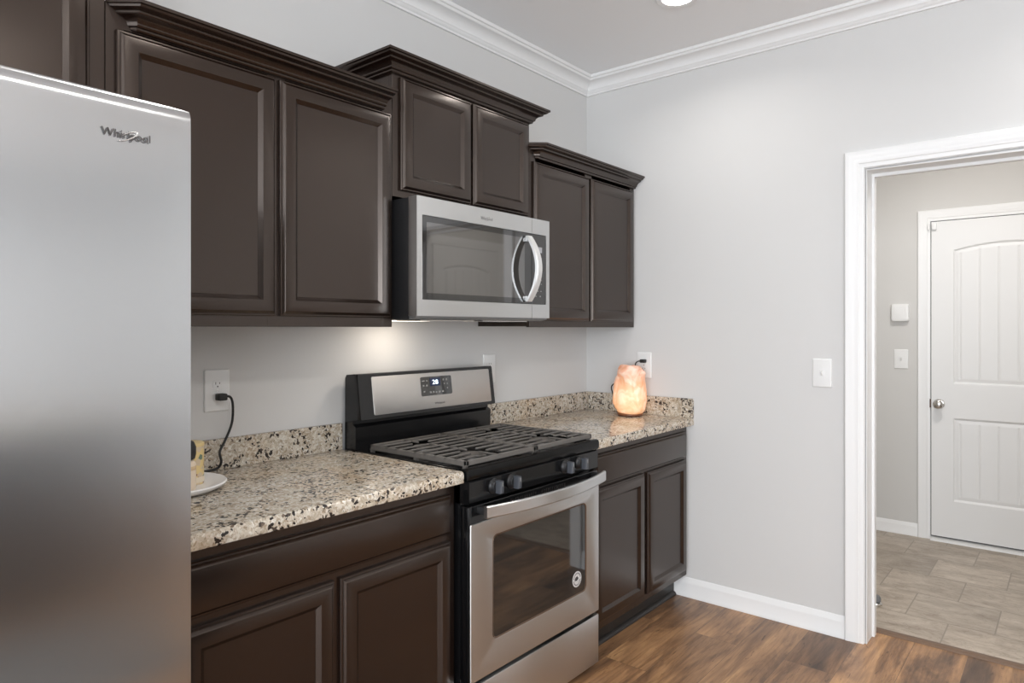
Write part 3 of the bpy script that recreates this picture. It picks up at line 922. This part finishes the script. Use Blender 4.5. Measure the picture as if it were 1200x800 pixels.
# stainless skin: a frame round the window
sk = B()
WX0, WX1, WZ0, WZ1 = -1.572, -1.018, 0.345, 0.688
outer = lambda i, y: [(x, y, z) for x, z in rrect(RX0 + 0.002 + i, RX1 - 0.002 - i, 0.238 + i, 0.744 - i, 0.006, 8)]
inner = lambda i, y: [(x, y, z) for x, z in rrect(WX0 + i, WX1 - i, WZ0 + i, WZ1 - i, 0.022, 8)]
sk.ring([outer(0, RF + 0.0015), outer(0, RF - 0.002), outer(0.0015, RF - 0.004), inner(-0.004, RF - 0.004), inner(-0.001, RF - 0.003), inner(0, RF + 0.0015)])
part('door_skin', sk, M['steel'], door)
gl = B(); gl.loops([[(x, RF + 0.0018, z) for x, z in rrect(WX0 + 0.001, WX1 - 0.001, WZ0 + 0.001, WZ1 - 0.001, 0.021, 8)], [(x, RF - 0.0012, z) for x, z in rrect(WX0 + 0.001, WX1 - 0.001, WZ0 + 0.001, WZ1 - 0.001, 0.021, 8)]])
part('oven_window', gl, M['glass'], door)
rim = B(); rim.ring([[(x, y, z) for x, z in rrect(WX0 - i, WX1 + i, WZ0 - i, WZ1 + i, 0.022 + i, 8)] for i, y in ((-0.0035, RF - 0.0015), (-0.0035, RF - 0.0028), (0.0005, RF - 0.0048), (0.0012, RF - 0.0038))])
part('window_rim', rim, mat('bronze_rim', (0.18, 0.12, 0.085), 0.3, 0.7), door)
stc = B(); sc_ = (-1.079, RF - 0.0014, 0.404)
stk = part('sticker', B().lathe(sc_, [(0.030, 0.0), (0.030, 0.0006), (0.001, 0.0007)], 'y', 36), mat('silver_sticker', (0.62, 0.60, 0.59), 0.35), door, label='round silver quality sticker')
pr = B()
for q in range(22):
    a = 2 * PI * q / 22
    if abs(math.sin(a)) > 0.28:
        cx_, cz_ = sc_[0] + 0.0225 * math.cos(a), sc_[2] + 0.0225 * math.sin(a)
        pr.box(cx_ - 0.0018, cx_ + 0.0018, sc_[1] - 0.0011, sc_[1] - 0.0008, cz_ - 0.0028, cz_ + 0.0028)
pr.loops([[(sc_[0] + 0.016 * math.cos(2 * PI * q / 24), y, sc_[2] + 0.011 * math.sin(2 * PI * q / 24)) for q in range(24)] for y in (sc_[1] - 0.0008, sc_[1] - 0.0012)])
part('sticker_print', pr, mat('dark_print', (0.05, 0.045, 0.045), 0.5), stk)
sw = B().tube([(sc_[0] + 0.012 * math.cos(t), sc_[1] - 0.0014, sc_[2] + 0.007 * math.sin(t) + 0.003 * math.cos(t)) for t in [math.radians(190 + 16 * q) for q in range(16)]], 0.0016, 6)
part('sticker_print', sw, M['white'], stk)
slotm = mat('slot_black', (0.002, 0.002, 0.002), 0.8)
for q0 in (0, 14):
    vs = B()
    for q in range(q0, q0 + 12):
        x = -1.475 + 0.0125 * q
        vs.box(x, x + 0.006, RF + 0.0012, RF + 0.003, 0.757, 0.788)
    part('vent_grille', vs, slotm, door)
# bowed flat bar handle
hn = B(); rings = []
for i in range(25):
    s = i / 24; x = RX0 + 0.030 + (RX1 - RX0 - 0.050) * s
    q = 2 * s - 1
    bow = 0.046 * (1 - q * q)
    y = -0.700 - bow
    sec = [(0.0, 0.768), (0.0, 0.803), (-0.004, 0.806), (-0.011, 0.806), (-0.014, 0.802), (-0.014, 0.770), (-0.011, 0.766), (-0.004, 0.766)]
    rings.append([(x, y + dy, z) for dy, z in sec])
hn.loops(rings)
ho = part('handle', hn, M['steel'], door)
for a, c in ((RX0 + 0.036, RX0 + 0.062), (RX1 - 0.052, RX1 - 0.026)):
    part('handle_mount', B().box(a, c, -0.7035, RF + 0.0025, 0.774, 0.798, 0.003), M['blackplastic'], ho)
dw = B(); dw.box(RX0 + 0.002, RX1 - 0.002, RF - 0.004, -0.626, 0.030, 0.224, 0.004)
part('storage_drawer', dw, M['steel'], rg)

# ------------------------------------------------------------------ over-the-range microwave
MX0, MX1, MZ0, MZ1, MF = -1.676, -0.917, 1.412, 1.824, -0.415
mw = thing('microwave', 'stainless over-the-range microwave with black glass above the stove', 'microwave', ((MX0 + MX1) / 2, -0.2, MZ0))
part('body', B().box(MX0 + 0.004, MX1 - 0.004, -0.372, -0.003, 1.400, MZ1 - 0.001, 0.003), M['blackplastic'], mw)
un = B(); un.prism([(-0.372, 1.400), (-0.404, 1.406), (-0.404, 1.412), (-0.372, 1.412)], 'x', MX0 + 0.004, MX1 - 0.004)
part('bottom_lip', un, mat('grey_bottom_lip', (0.20, 0.20, 0.20), 0.35, 0.5), mw)
part('grease_filter', B().box(-1.60, -1.32, -0.35, -0.22, 1.3965, 1.3995), M['chrome'], mw)
part('grease_filter', B().box(-1.27, -0.99, -0.35, -0.22, 1.3965, 1.3995), M['chrome'], mw)
SEAM = -1.038


def mw_front(x0, x1, ox0, ox1, name):
    """steel surround of one front piece with its black glass; ox0/ox1 = glass extent"""
    b = B()
    o = [(x0, MZ0), (x1, MZ0), (x1, MZ1), (x0, MZ1)]
    b.box(x0, x1, MF + 0.006, -0.3725, MZ0, MZ1)
    pts = []
    # front face as four boxes around the glass
    for a, c, d, e in ((x0, x1, MZ0, 1.468), (x0, x1, 1.761, MZ1), (x0, ox0, 1.468, 1.761), (ox1, x1, 1.468, 1.761)):
        if c - a > 0.0005: b.box(a, c, MF, MF + 0.0062, d, e)
    return part(name, b, M['steel'], mw)


mdoor = mw_front(MX0, SEAM - 0.0008, -1.651, SEAM - 0.0008, 'door')
part('window', B().box(-1.650, SEAM - 0.001, MF + 0.0012, MF + 0.0058, 1.469, 1.760, 0.001, 1), M['mwglass'], mdoor)
part('window_screen', B().box(-1.630, -1.085, MF + 0.0008, MF + 0.0011, 1.492, 1.738), M['mwscreen'], mdoor)
mctl = mw_front(SEAM + 0.0008, MX1, SEAM + 0.0008, -0.941, 'control_panel')
part('control_glass', B().box(SEAM + 0.001, -0.942, MF + 0.0012, MF + 0.0058, 1.469, 1.760, 0.001, 1), M['mwglass'], mctl)
part('display', B().box(-1.008, -0.968, MF + 0.0006, MF + 0.0011, 1.685, 1.708), mat('pale_display', (0.42, 0.43, 0.46), 0.4), mctl)
kmm = B(); kml = B()
for r_, z in enumerate((1.662, 1.645, 1.628, 1.602, 1.586, 1.570, 1.554)):
    for x in (-0.990, -0.972): kmm.box(x - 0.003, x + 0.003, MF + 0.0006, MF + 0.0011, z - 0.002, z + 0.002)
for x in (-1.010, -0.995, -0.975): kml.box(x - 0.004, x + 0.004, MF + 0.0006, MF + 0.0011, 1.522, 1.526)
for x in (-1.010, -0.980): kml.box(x - 0.004, x + 0.004, MF + 0.0006, MF + 0.0011, 1.500, 1.505)
part('keypad', kmm, M['keymark'], mctl)
part('keypad', kml, M['keymark'], mctl)
hm = B(); rings = []
for i in range(21):
    s = i / 20; q = 2 * s - 1
    z = 1.478 + 0.268 * s
    y = MF - 0.004 - 0.052 * (1 - q * q)
    w = 0.0150 + 0.002 * (1 - q * q); cx = -1.072
    sec = [(cx - w, y), (cx - w, y - 0.010), (cx - w + 0.004, y - 0.014), (cx + w - 0.004, y - 0.014), (cx + w, y - 0.010), (cx + w, y)]
    rings.append([(a, c, z) for a, c in sec])
hm.loops(rings)
hm.box(-1.082, -1.062, MF - 0.010, MF + 0.002, 1.482, 1.500); hm.box(-1.082, -1.062, MF - 0.010, MF + 0.002, 1.724, 1.742)
part('handle', hm, mat('bright_handle_steel', (0.80, 0.80, 0.79), 0.38, 0.7), mdoor)
brand(mdoor, -1.352, MF - 0.0012, 1.782, 0.066, mat('pale_lettering', (0.36, 0.355, 0.35), 0.4), M['swoosh'])
hl = mat('lit_hood_lens', (1, 1, 1), 0.5)
hl.node_tree.nodes['Principled BSDF'].inputs['Emission Color'].default_value = (*WARM, 1)
hl.node_tree.nodes['Principled BSDF'].inputs['Emission Strength'].default_value = 3.0
part('hood_lamp', B().box(-1.55, -1.41, -0.20, -0.12, 1.3965, 1.3995, 0.001, 1), hl, mw)
area_light('hood_bulb', (-1.48, -0.16, 1.392), (0, 0.3, -1), 0.14, 0.08, 0.8, WARM)

# ------------------------------------------------------------------ wall plates
def outlet(label, c, axis, group):
    t = thing('wall_outlet', label, 'outlet', c, group)
    f = (lambda u, d, z: (c[0] + u, c[1] - d, c[2] + z)) if axis == 'y' else (lambda u, d, z: (c[0] - d, c[1] - u, c[2] + z))
    w, h = 0.042, 0.068
    b = B(); b.loops([[f(u, d, z) for u, z in rrect(-w + i, w - i, -h + i, h - i, 0.004, 3)] for i, d in ((0, 0.0003), (0, 0.003), (0.002, 0.0055), (0.004, 0.006))])
    part('cover_plate', b, M['plastic'], t)
    for s in (-1, 1):
        zc = s * 0.0205
        rb = B(); rb.loops([[f(u, d, zc + z) for u, z in rrect(-0.0165, 0.0165, -0.014, 0.014, 0.011, 6)] for d in (0.0062, 0.0075)])
        r = part('receptacle', rb, M['plastic'], t)
        sb = B()
        for u, hh in ((-0.0065, 0.008), (0.0065, 0.006)):
            sb.loops([[f(u + a, d, zc + 0.003 + e) for a, e in ((-0.001, -hh / 2), (0.001, -hh / 2), (0.001, hh / 2), (-0.001, hh / 2))] for d in (0.0070, 0.0078)])
        sb.loops([[f(0.0024 * math.cos(2 * PI * q / 10), d, zc - 0.0075 + 0.0024 * math.sin(2 * PI * q / 10)) for q in range(10)] for d in (0.0070, 0.0078)])
        part('slot', sb, M['slot'], r)
    sb = B(); sb.loops([[f(0.003 * math.cos(2 * PI * q / 10), d, 0.003 * math.sin(2 * PI * q / 10)) for q in range(10)] for d in (0.0058, 0.0068)])
    part('screw', sb, M['chrome'], t)
    return t


outlet('white wall outlet left of the stove with a black cord plugged in', (-2.168, 0, 1.168), 'y', 'kitchen wall outlets')
outlet('white wall outlet half hidden behind the right end of the range backguard', (-0.838, 0, 1.178), 'y', 'kitchen wall outlets')
outlet('white wall outlet behind the salt lamp on the side wall', (0, -0.368, 1.173), 'x', 'kitchen wall outlets')


def switch(label, x, y, z, group='light switches'):
    t = thing('light_switch', label, 'light switch', (x, y, z), group)
    f = lambda u, d, zz: (x - d, y - u, z + zz)
    w, h = 0.041, 0.064
    b = B(); b.loops([[f(u, d, zz) for u, zz in rrect(-w + i, w - i, -h + i, h - i, 0.004, 3)] for i, d in ((0, 0.0003), (0, 0.003), (0.002, 0.0055), (0.004, 0.006))])
    part('cover_plate', b, M['plastic'], t)
    tg = B(); tg.loops([[f(u, 0.0062, zz) for u, zz in ((-0.005, -0.012), (0.005, -0.012), (0.005, 0.012), (-0.005, 0.012))], [f(u, 0.0075, zz) for u, zz in ((-0.005, -0.012), (0.005, -0.012), (0.005, 0.012), (-0.005, 0.012))],
                       [f(u, 0.016, zz) for u, zz in ((-0.0035, 0.002), (0.0035, 0.002), (0.0035, 0.009), (-0.0035, 0.009))]])
    part('toggle', tg, M['plastic'], t)
    for s in (-1, 1):
        sb = B(); sb.loops([[f(0.003 * math.cos(2 * PI * q / 10), d, s * 0.03 + 0.003 * math.sin(2 * PI * q / 10)) for q in range(10)] for d in (0.0058, 0.0068)])
        part('screw', sb, M['plastic'], t)


switch('white toggle light switch on the kitchen wall just left of the doorway', 0, -1.264, 1.168)
switch('white toggle light switch on the hall wall under the square chime box', HALL_X, -1.244, 1.164)

ch = thing('door_chime', 'square white chime box on the hall wall above the switch', 'door chime', (HALL_X, -1.241, 1.472))
f = lambda u, d, z: (HALL_X - d, -1.241 - u, 1.472 + z)
b = B(); b.loops([[f(u, d, z) for u, z in rrect(-0.052 + i, 0.052 - i, -0.058 + i, 0.058 - i, 0.012, 5)] for i, d in ((0, 0.0003), (0, 0.024), (0.003, 0.029), (0.008, 0.031))])
part('housing', b, M['plastic'], ch)
b = B()
for q in range(5):
    for r_ in range(5):
        u, z = -0.030 + 0.015 * q, -0.034 + 0.017 * r_
        b.loops([[f(u + a, d, z + e) for a, e in ((-0.004, -0.005), (0.004, -0.005), (0.004, 0.005), (-0.004, 0.005))] for d in (0.0305, 0.0318)])
part('grille', b, M['plastic'], ch)

sn = thing('door_sensor', 'small white contact sensor at the top left corner of the hall door', 'sensor', (HALL_X - 0.03, -1.43, 2.03))
part('magnet', B().box(HALL_X - 0.032, HALL_X - 0.0205, -1.412, -1.400, 2.008, 2.046, 0.002), M['plastic'], sn)
part('sensor_body', B().box(HALL_X - 0.038, HALL_X - 0.0205, -1.450, -1.424, 2.006, 2.046, 0.003), M['plastic'], sn)

ds_ = thing('door_stop', 'grey domed door stop on the hall tile beside the doorway jamb', 'door stop', (0.50, -1.378, 0))
part('base', B().lathe((0.50, -1.378, 0.0002), [(0.030, 0), (0.030, 0.006), (0.026, 0.010), (0.020, 0.012)]), M['chrome'], ds_)
part('bumper', B().lathe((0.50, -1.378, 0.0125), [(0.019, 0), (0.024, 0.006), (0.024, 0.022), (0.018, 0.032), (0.002, 0.035)]), mat('grey_rubber', (0.16, 0.16, 0.165), 0.5), ds_)

# ------------------------------------------------------------------ salt lamp
LX, LY, LZ = -0.125, -0.352, 0.914
sl = thing('salt_lamp', 'glowing pink salt rock lamp on a wooden base in the counter corner', 'lamp', (LX, LY, LZ))
part('lamp_base', B().lathe((LX, LY, LZ + 0.0005), [(0.058, 0), (0.063, 0.003), (0.066, 0.007), (0.066, 0.011), (0.062, 0.013)], 'z', 36), mat('reddish_wood', (0.20, 0.075, 0.035), 0.35), sl)
bm = bmesh.new()
bmesh.ops.create_icosphere(bm, subdivisions=5, radius=1.0)
for v in bm.verts:
    n = v.co.normalized()
    z = n.z
    t = (z + 1) / 2                                   # 0 bottom, 1 top
    # rounded block: superellipsoid, narrowing to a chipped top
    hh = max(math.hypot(n.x, n.y), 1e-6); cc = hh ** 0.38
    sx = cc * math.copysign(abs(n.x / hh) ** 0.75, n.x); sy = cc * math.copysign(abs(n.y / hh) ** 0.75, n.y); sz = math.copysign(abs(n.z) ** 0.45, n.z)
    top = max(0.0, sz) ** 1.5
    w = 1.0 - (0.34 if n.y > 0 else 0.10) * top - 0.08 * max(0, -sz - 0.8) / 0.2
    p = Vector((sx * 0.068 * (1 - 0.15 * top), sy * 0.080 * w, sz * 0.125))
    a = noise.noise(n * 1.7 + Vector((3.1, 0.4, 1.2))) * 0.012
    c_ = noise.cell(Vector((n.x * 2.6 + 5.2, n.y * 2.6, n.z * 3.1))) * 0.010
    p += n * (a + c_ * (0.3 + 0.7 * t))
    v.co = Vector((LX, LY, LZ + 0.135)) + p
bmesh.ops.smooth_vert(bm, verts=bm.verts, factor=0.5, use_axis_x=True, use_axis_y=True, use_axis_z=True)
sal = mat('lit_salt_crystal', (0.80, 0.36, 0.20), 0.45)
nt, pb = nodes(sal)
tc = N(nt, 'ShaderNodeTexCoord')
dv = N(nt, 'ShaderNodeVectorMath', operation='DISTANCE'); dv.inputs[1].default_value = (-0.050, -0.030, 0.085)
nt.links.new(tc.outputs['Object'], dv.inputs[0])
nzz = N(nt, 'ShaderNodeTexNoise', Scale=16.0, Detail=5.0, Distortion=1.0); nt.links.new(tc.outputs['Object'], nzz.inputs['Vector'])
sumn = N(nt, 'ShaderNodeMath', operation='MULTIPLY_ADD'); nt.links.new(nzz.outputs['Fac'], sumn.inputs[0]); sumn.inputs[1].default_value = 0.09
nt.links.new(dv.outputs['Value'], sumn.inputs[2])
ec = ramp(nt, sumn.outputs[0], [(0.08, (1.6, 1.15, 0.55)), (0.125, (1.25, 0.62, 0.20)), (0.18, (0.72, 0.28, 0.09)), (0.25, (0.30, 0.11, 0.05))])
nt.links.new(ec, pb.inputs['Emission Color'])
pb.inputs['Emission Strength'].default_value = 0.36
pb.inputs['Subsurface Weight'].default_value = 0.0
bc = ramp(nt, nzz.outputs['Fac'], [(0.35, (0.60, 0.30, 0.20)), (0.5, (0.74, 0.45, 0.34)), (0.62, (0.88, 0.68, 0.58))])
nt.links.new(bc, pb.inputs['Base Color'])
bump(nt, pb, nzz.outputs['Fac'], 0.5, 0.01)
part('salt_rock', bm, sal, sl, smooth=60)
cordm = mat('black_cord', (0.012, 0.012, 0.012), 0.5)
part('plug', B().box(-0.034, -0.0082, -0.386, -0.356, 1.186, 1.204, 0.004), cordm, sl)
lc = [(-0.030, -0.360, 1.195), (-0.040, -0.350, 1.193), (-0.043, -0.338, 1.180), (-0.040, -0.335, 1.150), (-0.034, -0.330, 1.08), (-0.034, -0.31, 1.03), (-0.035, -0.28, 1.06), (-0.060, -0.262, 1.077), (-0.11, -0.248, 1.074), (-0.13, -0.242, 1.055), (-0.128, -0.250, 1.02), (-0.10, -0.245, 0.95), (-0.06, -0.26, 0.922), (-0.05, -0.29, 0.920), (-0.06, -0.32, 0.922)]


def smooth_path(pts, n=6):
    P_ = [Vector(p) for p in pts]; out = []
    for i in range(len(P_) - 1):
        p0, p1, p2, p3 = P_[max(i - 1, 0)], P_[i], P_[i + 1], P_[min(i + 2, len(P_) - 1)]
        for q in range(n):
            t = q / n
            out.append(0.5 * ((2 * p1) + (p2 - p0) * t + (2 * p0 - 5 * p1 + 4 * p2 - p3) * t * t + (3 * p1 - p0 - 3 * p2 + p3) * t ** 3))
    out.append(P_[-1])
    return out


part('cord', B().tube(smooth_path(lc), 0.003, 8), cordm, sl)
pl_ = bpy.data.lights.new('salt_lamp_bulb', 'POINT'); pl_.energy = 1.6; pl_.color = (1.0, 0.55, 0.25); pl_.shadow_soft_size = 0.05
plo = bpy.data.objects.new('salt_lamp_bulb', pl_); COL.objects.link(plo); plo.location = (LX - 0.02, LY, LZ + 0.32)
bpy.data.objects.remove(plo)

# ------------------------------------------------------------------ cord plugged in by the refrigerator
pc = thing('power_cord', 'black power cord running from the left outlet down behind the white plate', 'cord', (-2.17, -0.03, 0.914))
pg = B().box(-2.178, -2.150, -0.040, -0.0082, 1.137, 1.159, 0.004)
part('plug', pg, cordm, pc)
cp_ = [(-2.160, -0.032, 1.148), (-2.148, -0.038, 1.150), (-2.136, -0.036, 1.140), (-2.130, -0.033, 1.110), (-2.134, -0.033, 1.060), (-2.158, -0.038, 1.010), (-2.180, -0.044, 0.975), (-2.176, -0.046, 0.945), (-2.184, -0.040, 0.925), (-2.215, -0.032, 0.9185), (-2.27, -0.028, 0.9185), (-2.40, -0.028, 0.9185), (-2.55, -0.028, 0.9185)]
part('cable', B().tube(smooth_path(cp_), 0.0040, 8), cordm, pc)

# ------------------------------------------------------------------ plate with jars
PX, PY = -2.402, -0.192
pt = part('plate', B().lathe((PX, PY, 0.9142), [(0.085, 0.0), (0.125, 0.003), (0.146, 0.013), (0.150, 0.020), (0.147, 0.023), (0.140, 0.0225), (0.118, 0.015), (0.100, 0.0085), (0.002, 0.0075)], 'z', 56), M['white'], loc=(PX, PY, 0.914))
pt['label'] = 'round white plate with raised rim on the left counter beside the refrigerator'; pt['category'] = 'plate'


def printed(name, c0, c1, c2):
    m = mat(name, c0, 0.4); nt, b_ = nodes(m)
    v = N(nt, 'ShaderNodeTexVoronoi', Scale=55.0); nt.links.new(coords(nt), v.inputs['Vector'])
    s = N(nt, 'ShaderNodeSeparateColor'); nt.links.new(v.outputs['Color'], s.inputs[0])
    nt.links.new(ramp(nt, s.outputs[0], [(0.0, c0), (0.45, c0), (0.55, c1), (0.78, c2), (0.9, (0.12, 0.18, 0.13))], 'CONSTANT'), b_.inputs['Base Color'])
    return m


J1 = (-2.342, -0.181, 0.9225)
j1 = thing('canister', 'tall yellow canister with a printed fruit pattern on the white plate', 'canister', J1)
part('body', B().lathe(J1, [(0.038, 0.0), (0.040, 0.004), (0.040, 0.108)]), printed('fruit_print', (0.72, 0.56, 0.26), (0.62, 0.50, 0.36), (0.25, 0.09, 0.06)), j1)
part('lid', B().lathe(J1, [(0.0405, 0.1085), (0.0405, 0.117), (0.036, 0.120), (0.001, 0.120)]), mat('yellow_lid', (0.70, 0.55, 0.27), 0.4), j1)
part('foot_band', B().lathe(J1, [(0.0404, 0.006), (0.0410, 0.008), (0.0410, 0.020), (0.0404, 0.022)]), mat('cream_band', (0.72, 0.62, 0.48), 0.4), j1)
J2 = (-2.391, -0.2445, 0.9225)
j2 = thing('spice_jar', 'beige labelled jar with a black domed lid at the fridge edge of the plate', 'jar', J2)
part('body', B().lathe(J2, [(0.034, 0.0), (0.036, 0.004), (0.036, 0.070), (0.032, 0.078), (0.028, 0.082)]), mat('beige_label', (0.74, 0.62, 0.48), 0.45), j2)
part('label_band', B().lathe(J2, [(0.0362, 0.056), (0.0366, 0.057), (0.0366, 0.066), (0.0362, 0.067)]), mat('tan_band', (0.60, 0.44, 0.26), 0.45), j2)
part('lid', B().lathe(J2, [(0.026, 0.0825), (0.033, 0.086), (0.036, 0.098), (0.036, 0.118), (0.030, 0.132), (0.014, 0.139), (0.001, 0.140)]), M['blackplastic'], j2)

# ------------------------------------------------------------------ island behind the camera, mirrored in the refrigerator and the oven front
ik = thing('kitchen_island', 'dark espresso kitchen island with a granite top standing across from the refrigerator', 'kitchen island', (-2.75, -3.75, 0))
ib = B(); ib.box(-3.95, -1.60, -4.15, -3.42, 0.10, 0.874, 0.002, 1); ib.box(-3.90, -1.65, -4.10, -3.48, 0.0, 0.10)
part('cabinet_box', ib, M['wood'], ik)
for q in range(4):
    x0 = -3.93 + q * 0.58
    b = B(); b.ring([[(x, y, z) for x, z in ((x0 + i, 0.14 + i), (x0 + 0.55 - i, 0.14 + i), (x0 + 0.55 - i, 0.85 - i), (x0 + i, 0.85 - i))] for i, y in ((0, -3.4195), (0, -3.402), (0.004, -3.400), (0.055, -3.400), (0.062, -3.410), (0.062, -3.4195))])
    part('door', b, M['wood'], ik)
part('countertop', B().box(-3.99, -1.56, -4.45, -3.37, 0.8745, 0.914, 0.006), M['granite'], ik)

rug = part('reflection_rug', B().box(-3.9, -1.75, -3.25, -2.2, 0.0, 0.009, 0.003), paint('grey_reflection_rug', (0.14, 0.138, 0.135), 0.95), loc=(-2.8, -2.7, 0))  # unseen rug, added so the refrigerator door mirrors grey instead of brown planks
rug['label'] = 'unseen dark grey rug added in front of the kitchen island to grey the refrigerator reflection'; rug['category'] = 'rug'
